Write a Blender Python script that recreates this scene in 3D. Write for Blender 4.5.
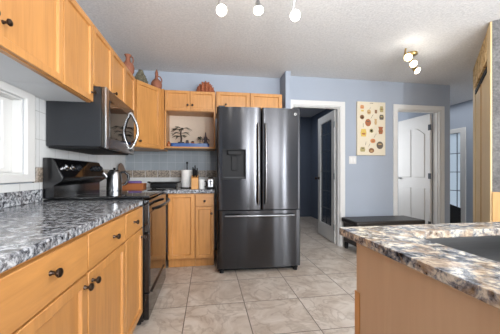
import bpy, bmesh, math, random
from mathutils import Vector, Matrix
random.seed(7)
PI = math.pi
SC = bpy.context.scene
COL = SC.collection
for _o in list(bpy.data.objects):
    bpy.data.objects.remove(_o)

# ------------------------------------------------------------------ camera, world, lights, exposure
cam_d = bpy.data.cameras.new('camera')
cam = bpy.data.objects.new('camera', cam_d); COL.objects.link(cam)
cam.location = (0, 0, 1.07)
cam.rotation_euler = (PI/2, 0, -math.radians(9.006))
cam_d.sensor_width = 36; cam_d.lens = 36*265/500; cam_d.shift_y = 6/500
cam_d.clip_start = 0.02
SC.camera = cam

world = bpy.data.worlds.new('overcast_sky'); SC.world = world; world.use_nodes = True
bgn = world.node_tree.nodes['Background']
bgn.inputs[0].default_value = (0.80, 0.90, 1.0, 1); bgn.inputs[1].default_value = 0.75

def area_light(name, loc, rot, sx, sy, power, col):
    d = bpy.data.lights.new(name, 'AREA'); d.shape = 'RECTANGLE'; d.size = sx; d.size_y = sy
    d.energy = power; d.color = col
    o = bpy.data.objects.new(name, d); COL.objects.link(o); o.location = loc; o.rotation_euler = rot
    return o
area_light('side_fill_light', (4.80, -1.45, 1.20), (0, PI/2, 0), 2.0, 3.1, 135, (0.92, 0.96, 1.0))  # main fill added out of view, kept clear of the fridge's reflections
for _x, _w, _p in ((.60, .10, 30), (1.12, .12, 125), (2.35, .44, 26), (2.98, .09, 40)):
    area_light('rear_streak_light', (_x, -3.46, 1.15), (PI/2, 0, 0), _w, 2.0, _p, (0.90, 0.95, 1.0))  # unseen strips, placed and powered to put streaks on the fridge doors
area_light('dining_fill_light', (1.9, -1.3, 2.42), (0, 0, 0), 2.6, 2.2, 25, (1.0, 0.95, 0.88))  # fill added behind the camera, no lamp modelled there
area_light('upward_fill_light', (1.1, -.7, 1.60), (PI-.6, 0, 0), 1.6, 1.6, 108, (0.97, 0.98, 1.0))  # upward fill added behind the camera to brighten the ceiling
area_light('hall_fill_light', (4.3, 4.3, 2.42), (0, 0, 0), 0.8, 1.6, 9, (0.95, 0.97, 1.0))  # fill added for the hall wall, no lamp modelled
area_light('bedroom_fill_light', (2.62, 4.9, 1.4), (0, -PI/2, 0), 1.4, 1.2, 20, (0.95, 0.97, 1.0))  # fill added to brighten the open white door; this wall has no window
area_light('study_fill_light', (1.6, 5.0, 2.42), (0, 0, 0), 0.8, 1.4, 10, (0.92, 0.95, 1.0))  # fill added so the french door leaf is not too dark

SC.view_settings.view_transform = 'Standard'; SC.view_settings.look = 'None'
SC.view_settings.gamma = 1.0; SC.view_settings.use_curve_mapping = False
SC.view_settings.exposure = 0.06

# ------------------------------------------------------------------ materials
def lin(c):
    return tuple(((v/255)/12.92 if v/255 <= .04045 else ((v/255+.055)/1.055)**2.4) for v in c) + (1,)
def new_mat(name):
    m = bpy.data.materials.new(name); m.use_nodes = True
    nt = m.node_tree; b = nt.nodes['Principled BSDF']
    return m, nt, b
def N(nt, t, **k):
    n = nt.nodes.new(t)
    for a, v in k.items(): setattr(n, a, v)
    return n
def ramp(nt, stops, fac):
    r = N(nt, 'ShaderNodeValToRGB'); e = r.color_ramp.elements
    while len(e) < len(stops): e.new(0.5)
    for i, (p, c) in enumerate(stops): e[i].position = p; e[i].color = c
    nt.links.new(fac, r.inputs[0]); return r.outputs[0]
def coords(nt, scale=(1, 1, 1), rot=(0, 0, 0), loc=(0, 0, 0)):
    t = N(nt, 'ShaderNodeTexCoord'); mp = N(nt, 'ShaderNodeMapping')
    nt.links.new(t.outputs['Object'], mp.inputs[0])
    mp.inputs['Scale'].default_value = scale; mp.inputs['Rotation'].default_value = rot; mp.inputs['Location'].default_value = loc
    return mp.outputs[0]
def noise(nt, vec, scale, detail=4, rough=.55, dist=0):
    n = N(nt, 'ShaderNodeTexNoise'); nt.links.new(vec, n.inputs['Vector'])
    n.inputs['Scale'].default_value = scale; n.inputs['Detail'].default_value = detail
    n.inputs['Roughness'].default_value = rough; n.inputs['Distortion'].default_value = dist
    return n.outputs['Fac']
def bump(nt, b, h, strength, dist=.01):
    bp = N(nt, 'ShaderNodeBump'); bp.inputs['Strength'].default_value = strength; bp.inputs['Distance'].default_value = dist
    nt.links.new(h, bp.inputs['Height']); nt.links.new(bp.outputs[0], b.inputs['Normal'])
def mixc(nt, fac, a, b, mode='MIX'):
    m = N(nt, 'ShaderNodeMix', data_type='RGBA', blend_type=mode)
    for s, v in ((0, fac), (6, a), (7, b)):
        if hasattr(v, 'links') or hasattr(v, 'is_linked'): nt.links.new(v, m.inputs[s])
        else: m.inputs[s].default_value = v
    return m.outputs[2]
def math_n(nt, op, a, b=None):
    m = N(nt, 'ShaderNodeMath', operation=op)
    for i, v in enumerate((a, b)):
        if v is None: continue
        if hasattr(v, 'is_linked'): nt.links.new(v, m.inputs[i])
        else: m.inputs[i].default_value = v
    return m.outputs[0]
def plain(name, rgb, rough=.5, metal=0, spec=.5, var=.06, nscale=40, bumps=0):
    m, nt, b = new_mat(name); c = lin(rgb)
    v = noise(nt, coords(nt), nscale, 3)
    d = tuple(x*(1-var) for x in c[:3])+(1,); l = tuple(min(1, x*(1+var)) for x in c[:3])+(1,)
    nt.links.new(ramp(nt, [(.3, d), (.7, l)], v), b.inputs['Base Color'])
    b.inputs['Roughness'].default_value = rough; b.inputs['Metallic'].default_value = metal
    b.inputs['Specular IOR Level'].default_value = spec
    if bumps: bump(nt, b, v, bumps, .004)
    return m
def wood(name, rgb, axis='z', rough=.36, contrast=.2, scale=1.0):
    m, nt, b = new_mat(name); c = lin(rgb)
    s = {'z': (14, 14, 1.1), 'x': (1.1, 14, 14), 'y': (14, 1.1, 14)}[axis]
    vec = coords(nt, tuple(q*scale for q in s))
    n1 = noise(nt, vec, 2.2, 5, .6, .8); n2 = noise(nt, coords(nt, (2, 2, 2)), 1.7, 2)
    f = math_n(nt, 'ADD', math_n(nt, 'MULTIPLY', n1, .7), math_n(nt, 'MULTIPLY', n2, .3))
    k = contrast
    d = (c[0]*(1-k), c[1]*(1-1.25*k), c[2]*(1-1.5*k), 1); l = (min(1, c[0]*(1+k)), min(1, c[1]*(1+k)), min(1, c[2]*(1+k)), 1)
    nt.links.new(ramp(nt, [(.28, d), (.5, c), (.72, l)], f), b.inputs['Base Color'])
    b.inputs['Roughness'].default_value = rough
    bump(nt, b, n1, .05, .002)
    return m
def granite(name, warm, gs, brown, light, pale):
    m, nt, b = new_mat(name)
    vec = coords(nt, (1, 1, 1.0))
    n1 = noise(nt, vec, gs, 8, .70, .7); n2 = noise(nt, vec, 75, 4, .6); n3 = noise(nt, coords(nt, loc=(3, 5, 1)), 13, 5, .6, .6)
    f = math_n(nt, 'ADD', math_n(nt, 'MULTIPLY', n1, .72), math_n(nt, 'MULTIPLY', n2, .28))
    base = ramp(nt, [(.385, lin((26, 26, 29))), (.44, lin((80, 82, 88))), (.495, lin((126, 128, 132))), (.55, lin(light)), (.65, lin(pale))], f)
    br = ramp(nt, [(.50, (0, 0, 0, 1)), (.60, (warm, warm, warm, 1))], n3)
    c2 = mixc(nt, br, base, lin(brown))
    v = N(nt, 'ShaderNodeTexVoronoi'); nt.links.new(vec, v.inputs['Vector']); v.inputs['Scale'].default_value = 60
    sp = ramp(nt, [(.10, (1, 1, 1, 1)), (.2, (0, 0, 0, 1))], v.outputs['Distance'])
    gate = ramp(nt, [(.46, (1, 1, 1, 1)), (.52, (0, 0, 0, 1))], n1)
    k = N(nt, 'ShaderNodeMix', data_type='RGBA', blend_type='MULTIPLY'); k.inputs[0].default_value = 1
    nt.links.new(sp, k.inputs[6]); nt.links.new(gate, k.inputs[7])
    c3 = mixc(nt, k.outputs[2], c2, lin((28, 26, 30)))
    nt.links.new(c3, b.inputs['Base Color']); b.inputs['Roughness'].default_value = .13
    b.inputs['Specular IOR Level'].default_value = .42
    return m
def steel(name, rgb, rough=.26, aniso=.75, brush=True):
    m, nt, b = new_mat(name); c = lin(rgb)
    v = noise(nt, coords(nt, (3, 3, 260)), 3, 3)
    nt.links.new(ramp(nt, [(.3, tuple(x*.93 for x in c[:3])+(1,)), (.7, tuple(min(1, x*1.07) for x in c[:3])+(1,))], v), b.inputs['Base Color'])
    b.inputs['Metallic'].default_value = 1; b.inputs['Roughness'].default_value = rough
    if brush:
        b.inputs['Anisotropic'].default_value = aniso; b.inputs['Anisotropic Rotation'].default_value = .25
        t = N(nt, 'ShaderNodeTangent', direction_type='RADIAL', axis='Z'); nt.links.new(t.outputs[0], b.inputs['Tangent'])
    return m
def glassy(name, rgb, rough=.05, trans=1.0):
    m, nt, b = new_mat(name)
    v = noise(nt, coords(nt), 30, 3)
    b.inputs['Base Color'].default_value = lin(rgb); b.inputs['Transmission Weight'].default_value = trans
    b.inputs['IOR'].default_value = 1.45
    nt.links.new(ramp(nt, [(.2, (rough*.8,)*3+(1,)), (.8, (rough*1.2,)*3+(1,))], v), b.inputs['Roughness'])
    return m
def glow(name, rgb, strength):
    m, nt, b = new_mat(name)
    b.inputs['Base Color'].default_value = lin(rgb); b.inputs['Emission Color'].default_value = lin(rgb)
    b.inputs['Emission Strength'].default_value = strength
    return m
def tiles(name, rgb, grout, size, off=(0, 0, 0), axes='yz', rough=.25, var=.05, gw=.004):
    """square ceramic tiles on a wall plane, grout lines from the object coordinates"""
    m, nt, b = new_mat(name)
    t = N(nt, 'ShaderNodeTexCoord'); s = N(nt, 'ShaderNodeSeparateXYZ'); nt.links.new(t.outputs['Object'], s.inputs[0])
    lines = None
    for ax, o in zip(axes, off):
        q = s.outputs['XYZ'.index(ax.upper())]
        w = math_n(nt, 'FRACT', math_n(nt, 'DIVIDE', math_n(nt, 'SUBTRACT', q, o), size))
        e = math_n(nt, 'LESS_THAN', w, gw/size)
        lines = e if lines is None else math_n(nt, 'MAXIMUM', lines, e)
    n = noise(nt, coords(nt), 6, 3); c = lin(rgb)
    base = ramp(nt, [(.3, tuple(x*(1-var) for x in c[:3])+(1,)), (.7, tuple(min(1, x*(1+var)) for x in c[:3])+(1,))], n)
    nt.links.new(mixc(nt, lines, base, lin(grout)), b.inputs['Base Color'])
    b.inputs['Roughness'].default_value = rough
    inv = math_n(nt, 'SUBTRACT', 1.0, lines); bump(nt, b, inv, .3, .002)
    return m
def floor_mat():
    m, nt, b = new_mat('stone_look_floor_tile')
    t = N(nt, 'ShaderNodeTexCoord'); s = N(nt, 'ShaderNodeSeparateXYZ'); nt.links.new(t.outputs['Object'], s.inputs[0])
    T = .466; lines = None; cells = []
    for q, o in ((s.outputs[0], .292), (s.outputs[1], 1.705)):
        d = math_n(nt, 'DIVIDE', math_n(nt, 'SUBTRACT', q, o), T)
        cells.append(math_n(nt, 'FLOOR', d))
        w = math_n(nt, 'FRACT', d); e = math_n(nt, 'LESS_THAN', w, .007/T)
        lines = e if lines is None else math_n(nt, 'MAXIMUM', lines, e)
    cv = N(nt, 'ShaderNodeCombineXYZ'); nt.links.new(cells[0], cv.inputs[0]); nt.links.new(cells[1], cv.inputs[1])
    wn = N(nt, 'ShaderNodeTexWhiteNoise', noise_dimensions='3D'); nt.links.new(cv.outputs[0], wn.inputs['Vector'])
    off = N(nt, 'ShaderNodeVectorMath', operation='SCALE'); nt.links.new(wn.outputs['Color'], off.inputs[0]); off.inputs['Scale'].default_value = 9
    ad = N(nt, 'ShaderNodeVectorMath', operation='ADD'); nt.links.new(t.outputs['Object'], ad.inputs[0]); nt.links.new(off.outputs[0], ad.inputs[1])
    n1 = noise(nt, ad.outputs[0], 3.2, 7, .62, 1.6); n2 = noise(nt, ad.outputs[0], 3.4, 6, .55, 1.6)
    base = ramp(nt, [(.25, lin((170, 154, 140))), (.45, lin((192, 179, 166))), (.6, lin((206, 196, 185))), (.78, lin((216, 209, 201)))], n1)
    vein = ramp(nt, [(.455, (0, 0, 0, 1)), (.495, (.38, .38, .38, 1)), (.505, (.38, .38, .38, 1)), (.54, (0, 0, 0, 1))], n2)
    c = mixc(nt, vein, base, lin((140, 122, 104)))
    nt.links.new(mixc(nt, lines, c, lin((108, 98, 88))), b.inputs['Base Color'])
    b.inputs['Roughness'].default_value = .32
    bump(nt, b, math_n(nt, 'SUBTRACT', 1.0, lines), .35, .003)
    return m
def ceiling_mat():
    m, nt, b = new_mat('textured_ceiling')
    n1 = noise(nt, coords(nt), 55, 4, .6)
    nt.links.new(ramp(nt, [(.3, lin((206, 207, 208))), (.7, lin((226, 226, 226)))], n1), b.inputs['Base Color'])
    b.inputs['Roughness'].default_value = .95; bump(nt, b, n1, .6, .012)
    return m
def mosaic_mat(name):
    m, nt, b = new_mat(name)
    v = N(nt, 'ShaderNodeTexVoronoi'); nt.links.new(coords(nt), v.inputs['Vector']); v.inputs['Scale'].default_value = 85
    c = ramp(nt, [(.0, lin((66, 58, 52))), (.35, lin((120, 108, 96))), (.7, lin((168, 154, 138))), (1, lin((96, 80, 68)))], v.outputs['Color'])
    t = N(nt, 'ShaderNodeTexCoord'); s = N(nt, 'ShaderNodeSeparateXYZ'); nt.links.new(t.outputs['Object'], s.inputs[0])
    q = math_n(nt, 'FRACT', math_n(nt, 'DIVIDE', math_n(nt, 'ADD', s.outputs[0], s.outputs[1]), .16))
    nt.links.new(mixc(nt, math_n(nt, 'LESS_THAN', q, .03), c, lin((210, 208, 204))), b.inputs['Base Color'])
    b.inputs['Roughness'].default_value = .4
    return m
def stone_mat():
    m, nt, b = new_mat('grey_stone_veneer')
    n1 = noise(nt, coords(nt), 9, 8, .7, .5); n2 = noise(nt, coords(nt), 60, 4)
    f = math_n(nt, 'ADD', math_n(nt, 'MULTIPLY', n1, .6), math_n(nt, 'MULTIPLY', n2, .4))
    nt.links.new(ramp(nt, [(.3, lin((66, 65, 66))), (.5, lin((104, 103, 102))), (.7, lin((138, 136, 134)))], f), b.inputs['Base Color'])
    b.inputs['Roughness'].default_value = .9; bump(nt, b, f, .6, .02)
    return m
def bark_mat():
    m, nt, b = new_mat('rough_sawn_board')
    v = noise(nt, coords(nt, (1, 1, .5)), 16, 6, .7, 1.5)
    nt.links.new(ramp(nt, [(.36, lin((128, 88, 48))), (.48, lin((206, 166, 108))), (.6, lin((232, 208, 160)))], v), b.inputs['Base Color'])
    b.inputs['Roughness'].default_value = .7; bump(nt, b, v, .5, .01)
    return m
def frosted_mat():
    m, nt, b = new_mat('textured_privacy_glass')
    n1 = noise(nt, coords(nt, (1, 1, 1)), 26, 4, .6, 1.5)
    b.inputs['Base Color'].default_value = (.86, .93, 1, 1); b.inputs['Transmission Weight'].default_value = 1
    b.inputs['Roughness'].default_value = .35; bump(nt, b, n1, .6, .02)
    return m

M = {}
M['wood'] = wood('honey_maple', (189, 134, 75)); M['wood_h'] = wood('honey_maple_sideways', (189, 134, 75), 'x')
M['maple'] = wood('pale_maple_panel', (188, 156, 124), 'z', .42, .10, .55)
M['pine'] = wood('knotty_pine', (212, 184, 138), 'z', .5, .10); M['pine_dark'] = wood('stained_pine', (190, 148, 92), 'z', .5, .16)
M['granite'] = granite('speckled_granite', .10, 36, (150, 120, 92), (180, 183, 188), (212, 212, 210)); M['granite_warm'] = granite('speckled_granite_warm', .5, 27, (176, 146, 112), (188, 180, 164), (222, 214, 200))
M['wall'] = plain('blue_grey_paint', (158, 166, 178), .8, var=.015, nscale=3)
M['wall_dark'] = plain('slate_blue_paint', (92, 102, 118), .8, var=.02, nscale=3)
M['white'] = plain('white_paint', (212, 211, 208), .45, var=.015, nscale=5)
M['white_lam'] = plain('white_laminate', (214, 216, 218), .5, var=.02, nscale=4)
M['ceiling'] = ceiling_mat(); M['floor'] = floor_mat()
M['tile_white'] = tiles('white_wall_tile', (208, 209, 208), (170, 170, 168), .180, (1.905, 1.105), 'yz')
M['tile_grey'] = tiles('blue_grey_wall_tile', (138, 145, 150), (160, 165, 168), .105, (-.02, 1.105), 'xz', .2)
M['mosaic'] = mosaic_mat('decor_border_tile')
M['steel_dark'] = steel('black_stainless', (70, 70, 72), .18, 1.0)
M['steel'] = steel('brushed_steel', (176, 177, 178), .28); M['steel_mid'] = steel('warm_dark_steel', (112, 108, 104), .25); M['handle_steel'] = steel('satin_handle_steel', (128, 128, 130), .25); M['chrome'] = steel('polished_chrome', (205, 206, 208), .10, brush=False)
M['sink_steel'] = steel('satin_sink_steel', (122, 121, 120), .30, brush=False)
M['knob'] = steel('oil_rubbed_bronze', (74, 62, 54), .32, brush=False)
M['brass'] = steel('brushed_brass', (196, 172, 120), .3, brush=False)
M['black_gloss'] = plain('black_glass', (12, 12, 14), .05, spec=.6, var=.02)
M['oven_glass'] = plain('smoked_oven_glass', (16, 14, 13), .03, spec=1.0, var=.02)
M['black'] = plain('black_enamel', (14, 14, 16), .22, var=.05); M['black_matt'] = plain('matt_black_plastic', (18, 18, 20), .6, spec=.3)
M['charcoal'] = plain('charcoal_metal', (27, 29, 33), .45, metal=.0)
M['leather'] = plain('black_leather', (40, 36, 34), .38, var=.15, nscale=120, bumps=.25)
M['grey_rubber'] = plain('dark_rubber', (30, 30, 30), .8)
M['terracotta'] = plain('terracotta_clay', (140, 88, 66), .8, var=.14, nscale=25, bumps=.2)
M['clay_red'] = plain('red_carved_clay', (150, 84, 54), .8, var=.25, nscale=45, bumps=.4)
M['sage'] = plain('grey_green_leaf', (108, 102, 84), .85, var=.3, nscale=60)
M['leaf'] = plain('dark_bonsai_leaf', (52, 54, 40), .6, var=.3, nscale=60)
M['bark'] = plain('dark_bark', (66, 52, 44), .85, var=.25, nscale=60)
M['beige'] = plain('beige_panel', (206, 188, 168), .6, var=.02)
M['blue'] = plain('blue_enamel_tray', (34, 80, 144), .35, var=.04)
M['paper'] = plain('white_paper', (232, 231, 228), .85, var=.03); M['ceramic'] = plain('white_glazed_ceramic', (226, 226, 224), .2, var=.02)
M['blockwood'] = wood('knife_block_beech', (206, 150, 84), 'z', .45, .12); M['boxwood'] = wood('reddish_wood_box', (156, 92, 48), 'x', .4, .16)
M['board'] = wood('walnut_board', (124, 100, 82), 'z', .55, .15)
M['purple'] = plain('purple_wrapper', (96, 68, 130), .35, var=.2, nscale=30)
M['amber'] = plain('amber_glazed_pot', (150, 84, 44), .25, var=.2)
M['pewter'] = plain('pewter_figure', (86, 82, 90), .3, metal=.6, var=.3, nscale=60)
M['canvas'] = plain('cream_canvas', (214, 203, 180), .8, var=.02)
M['glass'] = glassy('clear_glass', (235, 240, 245), .03); M['door_glass'] = glassy('dim_door_glass', (150, 160, 170), .12)
M['frost'] = frosted_mat()
M['bulb'] = glow('lit_lamp_bulb', (255, 246, 232), 5.0)
M['stone'] = stone_mat(); M['sawn'] = bark_mat()
M['lead'] = plain('lead_came', (60, 64, 70), .5, metal=.5)
for k, c in (('g_orange', (196, 130, 84)), ('g_brown', (134, 96, 66)), ('g_dark', (98, 88, 78)), ('g_yellow', (206, 178, 92)), ('g_olive', (164, 152, 104)), ('g_rust', (160, 98, 64)), ('g_tan', (190, 158, 112))):
    M[k] = plain('print_ink_'+k[2:], c, .8, var=.15, nscale=90)

# ------------------------------------------------------------------ mesh helpers
class MB:
    def __init__(s): s.bm = bmesh.new(); s.mi = 0
    def _tag(s, faces):
        for f in faces: f.material_index = s.mi
    def box(s, x0, x1, y0, y1, z0, z1):
        v = [s.bm.verts.new(p) for p in ((x0, y0, z0), (x1, y0, z0), (x1, y1, z0), (x0, y1, z0), (x0, y0, z1), (x1, y0, z1), (x1, y1, z1), (x0, y1, z1))]
        s._tag([s.bm.faces.new([v[i] for i in q]) for q in ((3, 2, 1, 0), (4, 5, 6, 7), (0, 1, 5, 4), (1, 2, 6, 5), (2, 3, 7, 6), (3, 0, 4, 7))]); return s
    def prism(s, pts, axis, a, b):
        """closed 2-D outline swept along an axis; pts are the two other coordinates in xyz order"""
        def P(p, t):
            q = list(p); q.insert('xyz'.index(axis), t); return q
        A = [s.bm.verts.new(P(p, a)) for p in pts]; B = [s.bm.verts.new(P(p, b)) for p in pts]
        n = len(pts); fs = [s.bm.faces.new(A), s.bm.faces.new(B[::-1])]
        fs += [s.bm.faces.new((A[i], B[i], B[(i+1) % n], A[(i+1) % n])) for i in range(n)]
        s._tag(fs); return s
    def ring(s, outer, inner, axis, a, b):
        """frame between two outlines of equal length, swept along an axis"""
        def P(p, t):
            q = list(p); q.insert('xyz'.index(axis), t); return q
        L = [[s.bm.verts.new(P(p, t)) for p in o] for o, t in ((outer, a), (inner, a), (inner, b), (outer, b))]
        n = len(outer)
        s._tag([s.bm.faces.new((L[k][i], L[(k+1) % 4][i], L[(k+1) % 4][(i+1) % n], L[k][(i+1) % n])) for k in range(4) for i in range(n)]); return s
    def tube(s, pts, r, seg=10, closed=False):
        pts = [Vector(p) for p in pts]; n = len(pts); rs = r if isinstance(r, (list, tuple)) else [r]*n
        rings = []; up = None
        for i, p in enumerate(pts):
            if closed: t = pts[(i+1) % n]-pts[i-1]
            else: t = pts[min(i+1, n-1)]-pts[max(i-1, 0)]
            t.normalize()
            if up is None:
                up = Vector((0, 0, 1)) if abs(t.z) < .9 else Vector((1, 0, 0))
            u = (up-t*up.dot(t)).normalized(); w = t.cross(u); up = u
            rings.append([s.bm.verts.new(p+(u*math.cos(2*PI*k/seg)+w*math.sin(2*PI*k/seg))*rs[i]) for k in range(seg)])
        fs = []
        for i in range(n if closed else n-1):
            A, B = rings[i], rings[(i+1) % n]
            fs += [s.bm.faces.new((A[k], A[(k+1) % seg], B[(k+1) % seg], B[k])) for k in range(seg)]
        if not closed: fs += [s.bm.faces.new(rings[0][::-1]), s.bm.faces.new(rings[-1])]
        s._tag(fs); return s
    def lathe(s, prof, c=(0, 0, 0), axis=(0, 0, 1), seg=24):
        """profile of (radius, height) turned about an axis through c"""
        q = Vector((0, 0, 1)).rotation_difference(Vector(axis).normalized()); c = Vector(c); rings = []
        for r, h in prof:
            if r < 1e-5: rings.append([s.bm.verts.new(c+q @ Vector((0, 0, h)))])
            else: rings.append([s.bm.verts.new(c+q @ Vector((r*math.cos(2*PI*k/seg), r*math.sin(2*PI*k/seg), h))) for k in range(seg)])
        fs = []
        for A, B in zip(rings, rings[1:]):
            for k in range(seg):
                j = (k+1) % seg
                if len(A) == 1 and len(B) > 1: fs.append(s.bm.faces.new((A[0], B[j], B[k])))
                elif len(B) == 1 and len(A) > 1: fs.append(s.bm.faces.new((A[k], A[j], B[0])))
                elif len(A) > 1: fs.append(s.bm.faces.new((A[k], A[j], B[j], B[k])))
        for R, fl in ((rings[0], 1), (rings[-1], 0)):
            if len(R) > 1: fs.append(s.bm.faces.new(R[::-1] if fl else R))
        s._tag(fs); return s
    def blob(s, c, r, sub=2, jitter=0):
        m = Matrix.Translation(c) @ Matrix.Diagonal((*((r, r, r) if not isinstance(r, (tuple, list)) else r), 1))
        g = bmesh.ops.create_icosphere(s.bm, subdivisions=sub, radius=1, matrix=m)
        if jitter:
            for v in g['verts']: v.co += (v.co-Vector(c))*random.uniform(-jitter, jitter)
        s._tag({f for v in g['verts'] for f in v.link_faces}); return s
    def build(s, name, mat, parent=None, loc=None, rot=None, bevel=0, seg=2, smooth=False, angle=35):
        bmesh.ops.recalc_face_normals(s.bm, faces=s.bm.faces[:])
        me = bpy.data.meshes.new(name); s.bm.to_mesh(me); s.bm.free()
        for m in (mat if isinstance(mat, list) else [mat]): me.materials.append(M[m])
        o = bpy.data.objects.new(name, me); COL.objects.link(o)
        if parent: o.parent = parent
        if loc: o.location = loc
        if rot: o.rotation_euler = rot
        if bevel:
            bv = o.modifiers.new('bevel', 'BEVEL'); bv.width = bevel; bv.segments = seg; bv.limit_method = 'ANGLE'; bv.angle_limit = math.radians(40)
        if smooth or bevel:
            for p in me.polygons: p.use_smooth = True
            me.set_sharp_from_angle(angle=math.radians(angle))
        return o
def rect(x0, x1, y0, y1): return [(x0, y0), (x1, y0), (x1, y1), (x0, y1)]
def rrect(x0, x1, y0, y1, r, n=6):
    o = []
    for cx, cy, a in ((x1-r, y0+r, -PI/2), (x1-r, y1-r, 0), (x0+r, y1-r, PI/2), (x0+r, y0+r, PI)):
        o += [(cx+r*math.cos(a+PI/2*k/n), cy+r*math.sin(a+PI/2*k/n)) for k in range(n+1)]
    return o
def tag(o, label=None, cat=None, group=None):
    if label: o['label'] = label
    if cat: o['category'] = cat
    if group: o['group'] = group
    return o
def thing(name, label, cat, loc=(0, 0, 0), rotz=0, group=None):
    o = bpy.data.objects.new(name, None); COL.objects.link(o); o.empty_display_size = .05
    o.location = loc; o.rotation_euler = (0, 0, rotz)
    return tag(o, label, cat, group)
def struct(o, label=None):
    if o.parent is None:
        o['kind'] = 'structure'
        if label: o['label'] = label
    return o

# ------------------------------------------------------------------ the room
WL, WB, WD, WR, CEIL, REAR = -1.086, 3.72, 3.60, 4.87, 2.44, -3.5
struct(MB().box(-1.4, 5.2, REAR-.2, 6.8, -.08, 0).build('floor', 'floor'), 'beige stone look floor tiles with dark grout')
struct(MB().box(-1.4, 5.2, REAR-.2, 6.8, CEIL, CEIL+.1).build('ceiling', 'ceiling'), 'grey white textured ceiling')
# left wall around the window above the sink side counter
wy0, wy1, wz0, wz1 = .80, 1.767, 1.064, 1.510
w = MB(); w.box(WL-.15, WL, REAR, WB, 0, wz0); w.box(WL-.15, WL, REAR, WB, wz1, CEIL); w.box(WL-.15, WL, REAR, wy0, wz0, wz1); w.box(WL-.15, WL, wy1, WB, wz0, wz1)
wall_left = struct(w.build('wall_left', 'wall'), 'left kitchen wall')
MB().box(WL, WL+.008, 1.85, WB, .70, 1.70).build('wall_tile', 'tile_white', wall_left)
MB().box(WL, WL+.008, .10, 1.8495, .70, 1.008).build('wall_tile', 'tile_white', wall_left)
MB().box(WL+.0005, WL+.011, 1.85, WB, 1.010, 1.105).build('border_tile', 'mosaic', wall_left)
wall_back = struct(MB().box(WL-.15, 1.10, WB, WB+.12, 0, CEIL).build('wall_back', 'wall'), 'blue grey wall behind the kitchen cabinets')
MB().box(WL+.011, .60, WB-.008, WB, .70, 1.40).build('wall_tile', 'tile_grey', wall_back)
MB().box(WL+.011, .60, WB-.011, WB-.0005, 1.010, 1.105).build('border_tile', 'mosaic', wall_back)
MB().box(WL+.011, .10, WB-.0095, WB-.0005, .884, 1.010).build('white_tile_row', 'tile_white', wall_back)
struct(MB().box(1.03, 1.10, 3.44, WB-.001, 0, CEIL).build('wall_stub', 'wall'), 'short blue grey wall end beside the fridge')
# wall with two doorways
d1a, d1b, d2a, d2b, dh = 1.18, 1.90, 2.815, 3.555, 2.035
w = MB()
pts = [(1.10, 0), (d1a, 0), (d1a, dh), (d1b, dh), (d1b, 0), (d2a, 0), (d2a, dh), (d2b, dh), (d2b, 0), (3.734, 0), (3.734, CEIL), (1.10, CEIL)]
w.prism(pts, 'y', WD, WD+.12); struct(w.build('wall_doors', 'wall'), 'blue grey wall with two doorways')
def casing(n, a, b, side=.068, top=.068):
    o = MB().prism([(a-side, 0), (a, 0), (a, dh), (b, dh), (b, 0), (b+side, 0), (b+side, dh+top), (a-side, dh+top)], 'y', WD-.018, WD).build('trim_%d' % n, 'white', bevel=.006)
    j = MB().prism([(a-.001, 0), (a+.012, 0), (a+.012, dh-.012), (b-.012, dh-.012), (b-.012, 0), (b+.001, 0), (b+.001, dh+.001), (a-.001, dh+.001)], 'y', WD-.004, WD+.124).build('jamb', 'white', o)
    MB().prism([(a+.012, 0), (a+.022, 0), (a+.022, dh-.022), (b-.022, dh-.022), (b-.022, 0), (b-.012, 0), (b-.012, dh-.012), (a+.012, dh-.012)], 'y', WD+.03, WD+.06).build('door_stop', 'white', o)
    return struct(o)
casing(1, d1a, d1b)['label'] = 'white casing round the doorway beside the fridge'
casing(2, d2a, d2b)['label'] = 'white casing round the doorway right of the poster'
struct(MB().box(1.98, 2.745, WD-.014, WD, 0, .10).build('baseboard_doors', 'white', bevel=.004))
# rooms behind
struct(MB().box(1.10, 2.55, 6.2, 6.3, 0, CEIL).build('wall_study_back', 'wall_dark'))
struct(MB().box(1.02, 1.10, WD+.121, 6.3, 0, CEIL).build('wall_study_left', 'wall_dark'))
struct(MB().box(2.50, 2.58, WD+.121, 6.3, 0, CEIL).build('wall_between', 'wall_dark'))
struct(MB().box(2.581, 3.90, 5.9, 6.0, 0, CEIL).build('wall_bedroom_back', 'wall'))
struct(MB().box(3.66, 3.734, WD+.121, 5.899, 0, CEIL).build('wall_hall_left', 'wall'))
struct(MB().box(3.735, 5.0, 6.6, 6.7, 0, CEIL).build('wall_hall_back', 'wall'))
# right wall with the glazed side light, added unseen opening, then the slitted rear wall
sy0, sy1, sz1 = 4.46, 4.86, 1.86
w = MB(); w.prism([(REAR, 0), (-3.05, 0), (-3.05, 2.15), (.15, 2.15), (.15, 0), (sy0, 0), (sy0, sz1), (sy1, sz1), (sy1, 0), (6.6, 0), (6.6, CEIL), (REAR, CEIL)], 'x', WR, WR+.12)
struct(w.build('wall_right', 'wall'), 'far right blue grey hall wall')
win = struct(MB().prism([(sy0-.11, 0), (sy0, 0), (sy0, sz1), (sy1, sz1), (sy1, 0), (sy1+.11, 0), (sy1+.11, sz1+.09), (sy0-.11, sz1+.09)], 'x', WR-.02, WR).build('window_2', 'white', bevel=.004), 'narrow leaded side light in the hall')
MB().box(WR+.03, WR+.04, sy0, sy1, .02, sz1).build('glass', 'frost', win)
l = MB()
for y in (sy0+.10, sy0+.30): l.box(WR+.018, WR+.028, y-.006, y+.006, .02, sz1)
for z in (.35, .72, 1.09, 1.46): l.box(WR+.018, WR+.028, sy0, sy1, z-.006, z+.006)
l.build('leaded_lattice', 'lead', win)
struct(MB().box(WR-.014, WR, 1.0, sy0-.115, 0, .12).build('baseboard_right', 'white', bevel=.004))
w = MB(); pts = [(WL, 0)]
slits = [(.55, .65), (1.06, 1.18), (2.13, 2.57), (2.94, 3.03)]  # openings placed and sized for the streaks reflected in the fridge
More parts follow.
